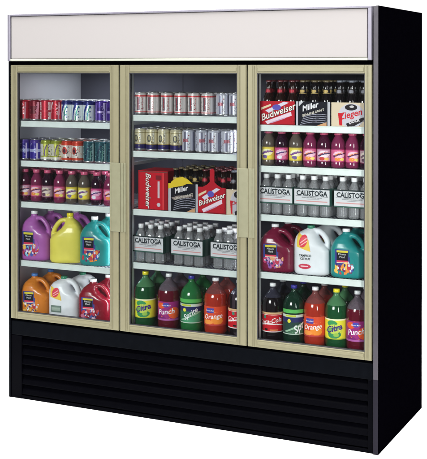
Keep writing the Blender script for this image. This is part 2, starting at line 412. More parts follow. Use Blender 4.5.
# ================================================================ products
# ---- soda and beer cans
CR, CH = 0.0322, 0.110
def can(kind):
    art = Art(132, 46, (200, 200, 205)); A = art
    rnd = random.Random(kind)
    if kind == 'red':
        A.a[:] = (178, 30, 52); A.band(.34, .0, .44, 1, .05, (226, 214, 222), .03); A.band(.60, 0, .62, 1, .04, (215, 150, 165)); A.specks(26, 0, .2, 1, .8, .02, [(120, 20, 40), (220, 90, 110), (90, 16, 36)], 1)
    if kind == 'darkred':
        A.a[:] = (122, 22, 44); A.band(.58, 0, .62, 1, .07, (226, 150, 172)); A.rect(.40, .3, .55, .75, (90, 12, 32)); A.specks(20, .3, .1, .7, .9, .02, [(180, 40, 70), (80, 14, 30)], 2)
    if kind == 'redwhite':
        A.a[:] = (232, 226, 228); A.rect(.36, 0, .55, 1, (188, 40, 62)); A.rect(.05, 0, .22, 1, (188, 40, 62)); A.specks(16, .36, .15, .56, .85, .018, [(120, 24, 44), (236, 190, 196)], 3); A.rect(0, .42, 1, .52, (190, 60, 78))
    if kind == 'bluewhite':
        A.a[:] = (222, 230, 232); A.rect(0, .86, 1, 1, (34, 40, 110)); A.band(.40, 0, .50, .9, .06, (40, 56, 140), .03); A.band(.50, 0, .57, .8, .03, (40, 140, 110), .02); A.band(.1, 0, .2, .9, .06, (60, 70, 150)); A.specks(10, .35, .2, .6, .8, .02, [(60, 150, 130), (90, 90, 170)], 4)
    if kind == 'violet':
        A.a[:] = (66, 38, 134); A.band(.60, 0, .60, 1, .06, (214, 204, 236)); A.ell(.5, .55, .10, .20, (48, 22, 110)); A.rect(.42, .42, .62, .55, (176, 160, 214)); A.band(.38, 0, .40, 1, .03, (140, 110, 200))
    if kind == 'violetblue':
        A.a[:] = (58, 44, 150); A.rect(0, .40, 1, .56, (170, 178, 222)); A.band(.60, 0, .60, 1, .04, (220, 210, 240)); A.rect(.42, .6, .56, .9, (44, 30, 130)); A.rect(0, .92, 1, 1, (80, 60, 150))
    if kind == 'lime':
        A.a[:] = (228, 226, 214); A.rect(0, .12, 1, .2, (170, 176, 60)); A.rect(.40, .2, .54, .9, (196, 200, 92)); A.rect(.1, .2, .2, .9, (196, 200, 92)); A.band(.44, .2, .50, .85, .03, (96, 72, 130), .02); A.rect(0, .9, 1, 1, (150, 160, 60))
    if kind == 'orange':
        A.a[:] = (226, 218, 212); A.rect(0, .84, 1, 1, (206, 70, 52)); A.rect(0, 0, 1, .14, (206, 80, 60)); A.ell(.47, .55, .07, .22, (190, 62, 56)); A.ell(.47, .52, .04, .12, (80, 40, 60)); A.ell(.13, .5, .07, .22, (190, 62, 56)); A.specks(14, .35, .2, .6, .5, .016, [(60, 50, 60), (210, 90, 60)], 6)
    if kind == 'teal':
        A.a[:] = (44, 88, 100); A.band(.60, 0, .60, 1, .05, (186, 214, 216)); A.band(.40, .1, .50, .9, .05, (30, 52, 74), .03); A.specks(14, .36, .1, .6, .9, .02, [(90, 140, 140), (26, 40, 66)], 7); A.band(.52, .0, .54, .6, .025, (120, 170, 160))
    if kind == 'whitered':
        A.a[:] = (226, 222, 222); A.rect(0, .90, 1, .97, (206, 72, 78)); A.rect(0, .02, 1, .07, (206, 72, 78)); A.rect(.42, .12, .51, .86, (120, 112, 122)); A.rect(.10, .12, .19, .86, (120, 112, 122)); A.rect(.445, .2, .47, .8, (176, 60, 72)); A.rect(.57, .1, .585, .88, (214, 150, 152)); A.specks(10, .42, .15, .50, .8, .012, [(60, 50, 60), (230, 220, 220)], 8)
    if kind == 'beige':
        A.a[:] = (214, 206, 176); A.rect(0, 0, 1, .24, (46, 40, 100)); A.rect(0, .24, 1, .28, (170, 150, 90)); A.ell(.47, .58, .055, .20, (92, 92, 92)); A.ell(.47, .60, .03, .12, (170, 164, 130)); A.ell(.12, .58, .06, .2, (100, 98, 92)); A.rect(.56, .3, .60, 1, (240, 238, 226)); A.rect(0, .9, 1, .94, (160, 150, 110))
    if kind == 'silver':
        A.a[:] = (198, 200, 214); A.rect(.44, 0, .49, 1, (120, 120, 142)); A.rect(.40, .45, .56, .62, (166, 100, 112)); A.band(.56, 0, .57, 1, .035, (238, 240, 246)); A.rect(.1, 0, .15, 1, (120, 120, 142)); A.rect(.66, 0, .70, 1, (110, 108, 132)); A.specks(8, .42, .3, .55, .6, .014, [(110, 60, 80), (90, 90, 120)], 9)
    ink = {'red': ((236, 200, 206), (92, 12, 28)), 'darkred': ((210, 130, 150), (70, 8, 24)), 'redwhite': ((120, 24, 44), (200, 90, 100)), 'bluewhite': ((50, 60, 150), (60, 150, 130)), 'violet': ((200, 186, 230), (40, 18, 90)),
           'violetblue': ((206, 204, 240), (36, 26, 110)), 'lime': ((92, 70, 120), (120, 130, 50)), 'orange': ((70, 40, 50), (226, 120, 70)), 'teal': ((150, 196, 196), (20, 36, 56)), 'whitered': ((150, 60, 70), (90, 86, 96)),
           'beige': ((90, 84, 70), (150, 130, 80)), 'silver': ((120, 120, 140), (176, 90, 104))}[kind]
    for x0 in (.02, .27, .52, .77):                # columns of small print
        q = .14
        while q < .86:
            hgt = rnd.uniform(.015, .06)
            for _ in range(2):
                xx = x0 + rnd.uniform(0, .05); A.rect(xx, q, xx + rnd.uniform(.006, .035), q + hgt, ink[0] if rnd.random() < .7 else ink[1])
            q += hgt + rnd.uniform(.02, .05)
    for _ in range(5):
        xx, yy = rnd.uniform(.3, .62), rnd.uniform(.2, .8); A.band(xx, yy, xx + rnd.uniform(.02, .06), yy + rnd.uniform(-.2, .2), .012, ink[rnd.randint(0, 1)], .03)
    b = MB()
    b.lathe([(0.0, .004), (.020, .003), (.024, 0), (.0262, .001), (.0295, .0055), (CR, .0115)], 'alu', 32)
    b.wrap(cylw(CR, -math.pi, math.pi, .0115, CH - .0115), art, 'canprint')
    b.lathe([(CR, CH - .0115), (.0300, CH - .0065), (.0272, CH - .002)], 'canprint', 32, col=tuple(art.lin()[-1, 48]))
    body = b.mesh('can_body')
    l = MB(); l.lathe([(.0272, CH - .002), (.0278, CH), (.0268, CH + .0002), (.0250, CH - .004), (.004, CH - .0038), (0, CH - .0038)], 'alu', 32)
    l.box(-.006, -.014, CH - .0034, .006, .006, CH - .0026, 'alu', .0003)
    return body, l.mesh('lid')
CANS = {}
def put_can(kind, x, y, z, rz, label, group):
    if kind not in CANS: CANS[kind] = can(kind)
    t = thing('drink_can', label, 'can', (x, y, z), rz, group)
    for nm, me in zip(('can_body', 'lid'), CANS[kind]):
        o = bpy.data.objects.new(nm, me); COL.objects.link(o); o.parent = t
ORD = ['first', 'second', 'third', 'fourth', 'fifth', 'sixth', 'seventh', 'eighth', 'ninth']
CD = {'red': 'red can with white stripe', 'darkred': 'dark red can', 'redwhite': 'red and white can', 'bluewhite': 'white can with blue swoosh', 'violet': 'violet can',
      'violetblue': 'violet can with pale band', 'lime': 'white and lime can', 'orange': 'white and orange can', 'teal': 'dark teal can', 'whitered': 'white can with red rims', 'beige': 'beige can with navy foot', 'silver': 'silver can'}
DN = {1: 'left door', 2: 'middle door', 3: 'right door'}
SN = {0: 'top shelf', 1: 'second shelf', 2: 'third shelf', 3: 'fourth shelf', 4: 'bottom deck'}
def can_row(door, sh, items, rows=3):
    z = SZ[door][sh]; g = 'cans on the %s behind the %s' % (SN[sh], DN[door])
    for i, (k, x) in enumerate(items):
        for r in range(rows):
            j = random.uniform(-.0015, .0015)
            lab = '%s, %s from left in %s row, %s, %s' % (CD[k], ORD[i], ['front', 'second', 'third'][r], SN[sh], DN[door])
            put_can(k, x + j, 0.076 + r * 0.068, z, R(14) + random.uniform(-.38, .38), lab, g)
xs = [.0475, .117, .183, .2475, .313, .376, .442, .512, .578]
can_row(1, 0, list(zip(['red', 'darkred', 'redwhite', 'red', 'bluewhite', 'bluewhite', 'bluewhite', 'violet', 'violet'], xs)))
can_row(1, 1, list(zip(['violetblue', 'violetblue', 'lime', 'lime', 'orange', 'orange', 'teal', 'teal', 'teal'], xs)))
can_row(2, 0, list(zip(['whitered'] * 6 + ['silver'] * 2, [.742, .813, .889, .964, 1.037, 1.110, 1.187, 1.254])))
can_row(2, 1, list(zip(['beige'] * 4 + ['silver'] * 4, [.740, .806, .872, .939, 1.007, 1.076, 1.145, 1.212])))

# ---- juice bottles
def juice_bottle(liq, lab, seed, h=0.166, r=0.0325):
    out = {}
    b = MB(); prof = [(0, .003), (r * .7, .001), (r * .93, .003), (r, .012), (r, .020), (r * .965, .026), (r * .965, .088), (r, .094), (r, .104), (r * .93, .116), (r * .72, .130), (r * .50, .142), (r * .46, .150)]
    prof = [(a, z * h / .166) for a, z in prof]
    b.lathe(prof, liq, 32); body = b.mesh('bottle_body')
    c = MB(); fn = lambda a, z: 1 + .025 * (1 if int(a * 9) % 2 else 0)
    cr = r * .58
    c.lathe([(cr * .98, h - .017), (cr, h - .015), (cr, h - .002), (cr * .93, h), (0, h)], 'cap_pink', 36, fn=fn); cap = c.mesh('cap')
    bgc, inks = lab
    A = Art(72, 30, bgc); g = random.Random(seed)
    for o in (.10, .60):
        pass
    A.rect(0, 0, 1, .07, inks[0]).rect(0, .93, 1, 1, inks[0])
    A.ell(.5, .58, .15, .26, inks[1]); A.band(.36, .42, .66, .66, .09, inks[2], .05); A.band(.40, .54, .62, .74, .04, inks[3], .04)
    A.ell(.46, .24, .07, .13, inks[3]); A.ell(.57, .22, .06, .11, inks[4]); A.specks(9, .34, .1, .68, .9, .016, inks, seed)
    l = MB(); l.wrap(cylw(r * .975, -math.pi, math.pi, .027 * h / .166, .087 * h / .166), A); lb = l.mesh('label')
    return body, cap, lb
plastic('juice_purple', (78, 20, 54), .15, .5); plastic('juice_dark', (46, 14, 40), .12, .5); plastic('juice_lemon', (104, 94, 86), .18, .5); plastic('juice_pink', (140, 48, 92), .15, .5)
JB = {
 'pink': juice_bottle('juice_pink', ((206, 96, 140), [(150, 40, 90), (232, 190, 210), (90, 30, 80), (226, 140, 60), (240, 220, 120)]), 1),
 'grape': juice_bottle('juice_dark', ((196, 70, 130), [(120, 30, 80), (226, 170, 200), (80, 40, 110), (224, 224, 236), (210, 110, 150)]), 2),
 'berry': juice_bottle('juice_purple', ((200, 150, 176), [(120, 30, 70), (232, 216, 226), (70, 50, 90), (190, 60, 60), (236, 190, 100)]), 3),
 'lemon': juice_bottle('juice_lemon', ((216, 200, 84), [(196, 176, 60), (240, 236, 190), (120, 70, 140), (110, 90, 150), (238, 220, 60)]), 4),
 'cream': juice_bottle('juice_dark', ((176, 150, 160), [(120, 50, 80), (210, 200, 190), (110, 90, 100), (90, 60, 80), (232, 218, 160)]), 5),
}
JD = {'pink': 'pink juice bottle', 'grape': 'dark bottle with magenta label', 'berry': 'berry bottle with pale label', 'lemon': 'cloudy bottle with yellow label', 'cream': 'dark bottle with cream label'}
def juice_row(door, sh, items, rows=3):
    z = SZ[door][sh]
    for i, (k, x) in enumerate(items):
        for r in range(rows):
            lab = '%s, %s from left in %s row, %s, %s' % (JD[k], ORD[i], ['front', 'second', 'third'][r], SN[sh], DN[door])
            t = thing('juice_bottle', lab, 'bottle', (x + random.uniform(-.001, .001), .078 + r * .070, z), R(16) + random.uniform(-.25, .25), 'juice bottles behind the %s' % DN[door])
            for nm, me in zip(('bottle_body', 'cap', 'label'), JB[k]):
                o = bpy.data.objects.new(nm, me); COL.objects.link(o); o.parent = t
juice_row(1, 2, list(zip(['berry', 'pink', 'cream', 'pink', 'lemon', 'lemon', 'grape', 'pink'], [.0485, .120, .190, .262, .336, .411, .486, .562])))
juice_row(3, 1, list(zip(['lemon', 'grape', 'lemon', 'pink', 'berry', 'pink', 'pink', 'cream'], [1.424, 1.491, 1.560, 1.630, 1.698, 1.766, 1.834, 1.903])))

# ---- two litre soda bottles
def soda(kind):
    r, h = 0.0555, 0.278
    spec = {
     'citrus': dict(liq='soda_green', head='soda_greenlight', cap='cap_yellow'),
     'punch': dict(liq='soda_punch', head='clearpet', cap='cap_white'),
     'limegreen': dict(liq='soda_lime', head='soda_lime', cap='cap_blue'),
     'orange': dict(liq='soda_orange', head='clearorange', cap='cap_white'),
     'cola': dict(liq='soda_cola', head='cleardark', cap='cap_white'),
     'darklime': dict(liq='soda_darkgreen', head='soda_darkgreen', cap='cap_blue'),
    }[kind]
    fill = {'citrus': .21, 'punch': .200, 'orange': .205, 'cola': .215}.get(kind, .3)
    P = [(0, .008), (r * .45, .003), (r * .72, .0), (r * .9, .006), (r * .985, .022), (r, .04), (r * .985, .052), (r * .985, .150), (r, .160), (r, .176)]
    for t, q in ((.10, .99), (.2, .965), (.3, .925), (.4, .87), (.5, .795), (.6, .70), (.68, .61), (.76, .50), (.83, .40), (.89, .33), (.94, .285), (1, .265)): P.append((r * q, .176 + .078 * t))
    P += [(r * .255, .260), (r * .32, .261), (r * .32, .2635)]
    def fn(a, z): return 1 - (.05 * (1 - z / .03) * (0.5 + 0.5 * math.cos(5 * a)) if z < .03 else 0)
    b = MB(); b.lathe(P, lambda z: spec['liq'] if z < fill else spec['head'], 40, fn=fn)
    c = MB(); c.lathe([(.0150, h - .0165), (.0157, h - .015), (.0157, h - .002), (.0143, h), (0, h)], spec['cap'], 40, fn=lambda a, z: 1 + .03 * (int(a * 40 / 6.2832) % 2))
    z0, z1 = .055, .148; Lh = z1 - z0
    A = None; l = MB(); rr = r * .985; cw = cylw(rr, -math.pi, math.pi, z0, z1, .0006); ct = cyl(rr, .0012)
    A = Art(150, 44, (255, 255, 255)); zc = (z0 + z1) / 2
    if kind == 'citrus':
        A.a[:] = (226, 222, 60); A.rect(0, .93, 1, 1, (240, 240, 200)); A.rect(0, 0, 1, .05, (180, 190, 60))
        A.ell(.50, .45, .12, .40, (206, 216, 70)); A.ell(.47, .78, .075, .15, (60, 150, 90)); A.ell(.50, .24, .10, .20, (60, 140, 90)); A.ell(.5, .5, .085, .24, (190, 206, 90)); A.band(.40, .34, .60, .60, .10, (120, 170, 90), .05); A.ell(.53, .22, .04, .09, (150, 190, 80)); A.specks(14, .38, .1, .62, .9, .012, [(60, 140, 80), (240, 236, 120)], 3)
        l.wrap(cw, A); l.text('Citra', ct, .040, -.002, zc + .002, (70, 36, 126), shear=.25, rot=R(16), bold=.025)
    if kind == 'punch':
        A.a[:] = (150, 40, 116); A.ell(.42, .78, .07, .16, (226, 90, 40)); A.ell(.62, .40, .09, .3, (230, 92, 44)); A.ell(.40, .12, .10, .14, (120, 30, 110)); A.ell(.5, .82, .05, .12, (70, 70, 170)); A.specks(24, .3, 0, .7, 1, .014, [(190, 50, 130), (236, 130, 60), (110, 30, 110), (200, 60, 90)], 5); A.rect(0, 0, 1, .08, (170, 90, 160))
        l.wrap(cw, A); A = None; l.text('Minute Maid', ct, .009, 0, zc + .028, (236, 236, 250), bold=.01); l.text('Punch', ct, .036, -.002, zc - .004, (240, 236, 246), shear=.25, rot=R(6), bold=.012)
    if kind == 'orange':
        A.a[:] = (214, 74, 44); A.rect(.40, .66, .52, .90, (74, 70, 160)); A.ell(.56, .28, .09, .2, (236, 140, 50)); A.ell(.42, .18, .08, .12, (240, 150, 70)); A.specks(22, .3, 0, .7, 1, .013, [(226, 100, 50), (196, 50, 40), (240, 160, 90)], 6); A.rect(0, 0, 1, .06, (180, 60, 60))
        l.wrap(cw, A); l.text('Minute Maid', ct, .0085, -.015, zc + .026, (236, 236, 250), bold=.01); l.text('Orange', ct, .032, -.002, zc - .002, (244, 238, 240), shear=.25, rot=R(6), bold=.012)
    if kind in ('limegreen', 'darklime'):
        A.a[:] = (40, 110, 76) if kind == 'limegreen' else (34, 66, 60)
        A.rect(0, .86, 1, 1, (200, 214, 200)); A.rect(.36, .88, .52, .98, (190, 200, 60)); A.rect(0, .62, 1, .86, (36, 42, 96)); A.poly([(.34, .0), (.66, .55), (.66, 0)], (74, 150, 110) if kind == 'limegreen' else (70, 110, 84)); A.band(.36, .12, .66, .60, .05, (150, 190, 160)); A.rect(0, 0, 1, .05, (190, 210, 196)); A.ell(.42, .68, .025, .09, (226, 220, 60)); A.specks(12, .34, .05, .66, .5, .01, [(30, 80, 60), (120, 170, 130)], 8)
        l.wrap(cw, A); l.text('Sprite', ct, .034 if kind == 'limegreen' else .046, .002 if kind == 'limegreen' else .040, zc - .002, (236, 240, 244), shear=.35, rot=R(34), bold=.015)
        b.wrap(cylw(r, -1.3, 1.3, .155, .172, .0006), Art(30, 3, (90, 180, 90)), 'print')
    if kind == 'cola':
        A.a[:] = (190, 24, 38); A.rect(0, .90, 1, 1, (214, 176, 130)); A.rect(0, .86, 1, .895, (236, 226, 220)); A.rect(0, 0, 1, .05, (230, 220, 220)); A.band(.30, .30, .72, .34, .05, (240, 236, 236), .10); A.ell(.42, .76, .02, .09, (60, 130, 110)); A.ell(.44, .14, .03, .05, (30, 20, 20)); A.rect(.50, .10, .62, .14, (226, 150, 90))
        l.wrap(cw, A); l.text('Coca-Cola', ct, .030, -.004, zc + .004, (246, 242, 244), shear=.35, rot=R(8), bold=.012)
    return b.mesh('bottle_body'), c.mesh('cap'), l.mesh('label')
plastic('soda_green', (28, 92, 52), .12, .5); plastic('soda_greenlight', (92, 150, 104), .12, .5); plastic('soda_punch', (112, 20, 44), .12, .5); plastic('soda_lime', (44, 128, 70), .12, .5)
plastic('soda_orange', (196, 58, 40), .12, .5); plastic('soda_cola', (24, 16, 22), .1, .6); plastic('soda_darkgreen', (20, 58, 42), .1, .6)
M['clearorange'] = clear('clear orange plastic', (0.8, 0.5, 0.45), lin((170, 100, 100)), 0.4, 0.06)
M['cleardark'] = clear('clear smoky plastic', (0.4, 0.4, 0.45), lin((80, 80, 100)), 0.4, 0.06)
SODA = {k: soda(k) for k in ('citrus', 'punch', 'limegreen', 'orange', 'cola', 'darklime')}
SD = {'citrus': 'green soda bottle with yellow label and cap', 'punch': 'red punch bottle with purple label and white cap', 'limegreen': 'bright green lemon lime soda bottle with blue cap',
      'orange': 'orange soda bottle with orange label and white cap', 'cola': 'dark cola bottle with red label and white cap', 'darklime': 'dark green lemon lime soda bottle with blue cap'}
def sodas(door, items, rows=2, scl=1.0):
    for i, (k, x, dr) in enumerate(items):
        for r in range(rows):
            lab = '%s, %s row, bottom deck, %s' % (SD[k], ['front', 'second'][r], DN[door])
            t = thing('soda_bottle', lab, 'bottle', (x, .094 + r * .122, DECK), R(dr) + (random.uniform(-1, 1) if r else 0), 'large soda bottles behind the %s' % DN[door])
            t.scale = (scl, scl, .985)
            for nm, me in zip(('bottle_body', 'cap', 'label'), SODA[k]):
                o = bpy.data.objects.new(nm, me); COL.objects.link(o); o.parent = t
sodas(2, [('citrus', .757, 14), ('punch', .888, 12), ('limegreen', 1.013, 16), ('orange', 1.142, 10), ('cola', 1.268, 20)])
sodas(3, [('cola', 1.439, 6), ('darklime', 1.545, 24), ('orange', 1.650, 4), ('citrus', 1.753, 6), ('punch', 1.854, 8)], scl=.935)

# ---- juice jugs
def interp(T, z):
    for i in range(len(T) - 1):
        if T[i][0] <= z <= T[i + 1][0]:
            t = (z - T[i][0]) / (T[i + 1][0] - T[i][0]); t = t * t * (3 - 2 * t) * .5 + t * .5
            return [a + (b - a) * t for a, b in zip(T[i][1:], T[i + 1][1:])]
    return list(T[-1][1:])
def jug(matname, capmat, hw, hd, h, art, texts, lbox, style=0):
    # table: z/h, left, right (units of half width), depth factor
    T = [(0, -.90, .90, .88), (.03, -.98, .98, .97), (.07, -1, 1, 1), (.46, -1, 1, 1), (.54, -1, .90, 1), (.62, -.97, .56, .98), (.70, -.89, .30, .90), (.78, -.76, .14, .76), (.85, -.56, .08, .52), (.895, -.38, .04, .30), (.94, -.36, .02, .27)]
    if style == 1: T = [(0, -.90, .90, .88), (.03, -.98, .98, .97), (.07, -1, 1, 1), (.50, -1, 1, 1), (.58, -1, .82, 1), (.66, -.99, .48, .98), (.76, -.93, .34, .92), (.84, -.78, .28, .80), (.90, -.52, .20, .55), (.925, -.34, .12, .30), (.95, -.32, .10, .28)]
    bm = bmesh.new(); rings = []; NS = 40; nz = 44
    for k in range(nz + 1):
        z = T[-1][0] * k / nz; l, r_, dd = interp(T, z); a = (r_ - l) / 2 * hw; cx = (l + r_) / 2 * hw; e = 3.2 if z < .6 else 3.2 - 1.2 * min(1, (z - .6) / .3)
        ring = []
        for q in range(NS):
            th = 2 * math.pi * q / NS; c, s = math.cos(th), math.sin(th)
            ring.append(bm.verts.new((cx + a * math.copysign(abs(c) ** (2 / e), c), dd * hd * math.copysign(abs(s) ** (2 / e), s), z * h)))
        rings.append(ring)
    for k in range(nz):
        for q in range(NS): bm.faces.new((rings[k][q], rings[k][(q + 1) % NS], rings[k + 1][(q + 1) % NS], rings[k + 1][q]))
    bm.faces.new(rings[0][::-1]); bm.faces.new(rings[-1])
    mb = MB(); mb.bm(bm, matname)
    H_ = [(-.05, .83), (.16, .86), (.38, .84), (.58, .775), (.74, .69), (.84, .60), (.87, .50), (.86, .40)] if style == 0 else [(-.1, .87), (.14, .895), (.36, .885), (.57, .83), (.74, .74), (.84, .64), (.87, .53), (.86, .42)]
    mb.tube([(x * hw, 0, z * h) for x, z in H_], .0125 if style == 0 else .0135, matname, 12, flat=1.35)
    me = mb.mesh('t'); o = bpy.data.objects.new('t', me); COL.objects.link(o)
    rm = o.modifiers.new('r', 'REMESH'); rm.mode = 'VOXEL'; rm.voxel_size = .0028; rm.use_smooth_shade = True
    s2 = o.modifiers.new('s', 'SMOOTH'); s2.iterations = 5; s2.factor = .5
    dg = bpy.context.evaluated_depsgraph_get(); dg.update(); body = bpy.data.meshes.new_from_object(o.evaluated_get(dg)); body.name = 'jug_body'
    body.materials.clear(); body.materials.append(M[matname]); bpy.data.objects.remove(o)
    for p in body.polygons: p.use_smooth = True
    ncx = (T[-1][1] + T[-1][2]) / 2 * hw; cr = .0175
    c = MB(); c.lathe([(cr * .97, h * .935), (cr, h * .94), (cr, h - .002), (cr * .93, h), (0, h)], capmat, 40, cx=ncx, fn=lambda a, z: 1)
    def surf(x, z, off):
        l, r_, dd = interp(T, z / h); a = (r_ - l) / 2 * hw; cx = (l + r_) / 2 * hw; e = 3.2 if z / h < .6 else 3.2 - 1.2 * min(1, (z / h - .6) / .3)
        u = min(abs((x - cx) / a), .999); return (x, -dd * hd * (1 - u ** e) ** (1 / e) - off, z)
    parts = [('jug_body', body), ('cap', c.mesh('cap'))]
    if art is not None:
        x0, x1, z0, z1 = lbox; l = MB()
        l.wrap(lambda u, v: surf((x0 + (x1 - x0) * u) * hw, (z0 + (z1 - z0) * v) * h, .0012), art)
        for (t_, size, tx, tz, rgb, kw) in texts:
            l.text(t_, lambda x, y: surf(x, y, .0019), size, tx * hw, tz * h, rgb, **kw)
        parts.append(('label', l.mesh('label')))
    return parts
def mm_art(base, fruit, seed, box=(20, 16, 30)):
    A = Art(96, 102, base); A.m[:] = False
    def K(k): A.m |= k
    K((A.x > .04) & (A.x < .80) & (A.y > .06) & (A.y < .96) & ((A.x < .66) | (A.y < .62)))
    K(((A.x - .72) / .22) ** 2 + ((A.y - .38) / .30) ** 2 < 1)
    K(((A.x - .40) / .40) ** 2 + ((A.y - .14) / .14) ** 2 < 1)
    A.rect(.04, .30, .72, .98, (58, 66, 140)); A.specks(26, .02, .02, .98, .42, .10, fruit, seed); A.specks(14, .1, .1, .9, .4, .05, [(220, 220, 230), (60, 50, 110)], seed + 9)
    A.poly([(.60, .34), (.66, .52), (.74, .34)], (206, 214, 226)); A.ell(.67,.30,.09,.13,(190,60,80)); A.ell(.68,.36,.05,.05,(206,214,226))
    A.rect(.12, .54, .62, .88, box); A.rect(.12, .84, .62, .92, (212, 200, 60)); A.rect(.12, .48, .62, .54, (214, 60, 90)); A.rect(.12, .44, .62, .47, (236, 210, 180))
    return A
TXM = lambda: [('Minute', .0125, -.255, .50, (222, 226, 226), dict()), ('Maid', .0125, -.255, .44, (222, 226, 226), dict())]
LB = (-.72, .54, .08, .62)
plastic('jug_purple', (168, 92, 172), .32, .25); plastic('jug_yellow', (222, 212, 92), .34, .2); plastic('jug_teal', (32, 132, 132), .32, .25); plastic('jug_orange', (208, 122, 36), .3, .25)
plastic('jug_white', (222, 226, 232), .38, .15); plastic('jug_red', (128, 16, 36), .26, .35); plastic('jug_maroon', (112, 18, 52), .26, .35)
FP = [(190, 60, 70), (230, 140, 60), (70, 90, 170), (236, 190, 90), (120, 40, 90), (120, 190, 220)]
def white_art(second):
    A = Art(96, 102, (222, 226, 232)); A.m[:] = False
    k = ((A.x > .08) & (A.x < .80) & (A.y > .50) & (A.y < .97)); 
    A.poly([(.06, .98), (.06, .60), (.82, .48), (.70, .80), (.30, .92)], (232, 196, 80)); m1 = (A.a != (222, 226, 232)).any(axis=2)
    A.ell(.42, .76, .24, .16, (214, 60, 80), .35); A.band(.24, .70, .60, .84, .03, (240, 180, 180)); A.band(.28, .64, .62, .76, .025, (240, 200, 190))
    if second: A.rect(.10, .06, .80, .30, (110, 128, 120)); A.rect(.16, .12, .74, .24, (160, 176, 166))
    else: A.ell(.50, .08, .34, .07, (196, 60, 84)); A.rect(.28, .07, .70, .095, (240, 200, 210))
    A.m[:] = (A.a != (222, 226, 232)).any(axis=2)
    return A
TW = [('TAMPICO', .016, -.28, .40, (44, 56, 56), dict(bold=.012, sx=.85)), ('CITRUS', .0145, -.28, .335, (60, 66, 66), dict(bold=.02))]
def place_jug(parts, x, z, lab, rz=8, y=.100, cat='jug'):
    t = thing('juice_jug', lab, cat, (x, y, z), R(rz), 'plastic juice jugs')
    for nm, me in parts:
        o = bpy.data.objects.new(nm, me); COL.objects.link(o); o.parent = t
    return t
HW, HD = .087, .056
z = SZ[1][3]
JP = jug('jug_purple', 'cap_white', HW, HD, .250, mm_art((168, 92, 172), FP, 1), TXM(), LB)
JY = jug('jug_yellow', 'cap_yellow', HW, HD, .250, None, [], LB)
JT = jug('jug_teal', 'cap_white', HW, HD, .242, mm_art((32, 132, 132), FP, 2), TXM(), LB)
place_jug(JP, .107, z, 'purple juice jug with white cap on the fourth shelf, left door', 6)
place_jug(JY, .294, z, 'plain yellow juice jug with yellow cap on the fourth shelf', 197)
place_jug(JT, .474, z, 'teal juice jug with fruit label beside yellow jug, left door', 6)
place_jug(JP, .117, z, 'purple juice jug in the second row behind another purple jug', 6, y=.235)
place_jug(JP, .265, z, 'purple juice jug in the second row behind the yellow jug', 4, y=.245)
place_jug(JT, .474, z, 'teal juice jug in the second row behind another, left door', 6, y=.235)
JO = jug('jug_orange', 'cap_teal', HW * .95, HD, .210, mm_art((208, 122, 36), [(236, 160, 60), (226, 130, 40), (240, 240, 240), (230, 190, 90)], 3), TXM(), LB)
JW = jug('jug_white', 'cap_green', HW * .97, HD, .210, white_art(True), [], (-.82, .20, .12, .80), 1)
JR = jug('jug_red', 'cap_white', HW * 1.0, HD, .210, mm_art((128, 16, 36), [(190, 60, 70), (200, 120, 150), (90, 90, 160), (230, 200, 220)], 4), TXM(), LB)
place_jug(JO, .108, DECK, 'orange juice jug at the left end of the bottom deck', 8)
place_jug(JW, .285, DECK, 'white juice jug with fruit label on bottom deck, left door', 8)
place_jug(JR, .466, DECK, 'red juice jug with white cap on bottom deck, left door', 8)
place_jug(JO, .118, DECK, 'orange juice jug in second row on the bottom deck', 8, y=.232)
place_jug(JW, .312, DECK, 'white juice jug in second row on the bottom deck', 8, y=.232)
place_jug(JR, .475, DECK, 'red juice jug in second row on the bottom deck', 8, y=.232)
z = SZ[3][3]
JM = jug('jug_maroon', 'cap_white', HW * 1.0, HD, .217, mm_art((112, 18, 52), [(190, 60, 110), (150, 90, 170), (200, 150, 190), (220, 160, 120)], 5), TXM(), LB)
JW2 = jug('jug_white', 'cap_green', HW * .97, HD, .222, white_art(False), TW, (-.82, .20, .12, .88), 1)
JT2 = jug('jug_teal', 'cap_white', HW * .95, HD, .217, mm_art((32, 132, 132), FP, 6), TXM(), LB)
place_jug(JM, 1.464, z, 'maroon juice jug with fruit label on fourth shelf, right door', 6)
place_jug(JW2, 1.637, z, 'white citrus jug with red oval on fourth shelf, right door', 6)
place_jug(JT2, 1.812, z, 'teal juice jug with white cap on fourth shelf, right door', 6)
place_jug(JM, 1.475, z, 'maroon juice jug in second row on fourth shelf, right door', 6, y=.232)
place_jug(JW2, 1.665, z, 'white citrus jug in second row on fourth shelf, right door', 6, y=.232)
place_jug(JT2, 1.815, z, 'teal juice jug in second row on fourth shelf, right door', 6, y=.232)

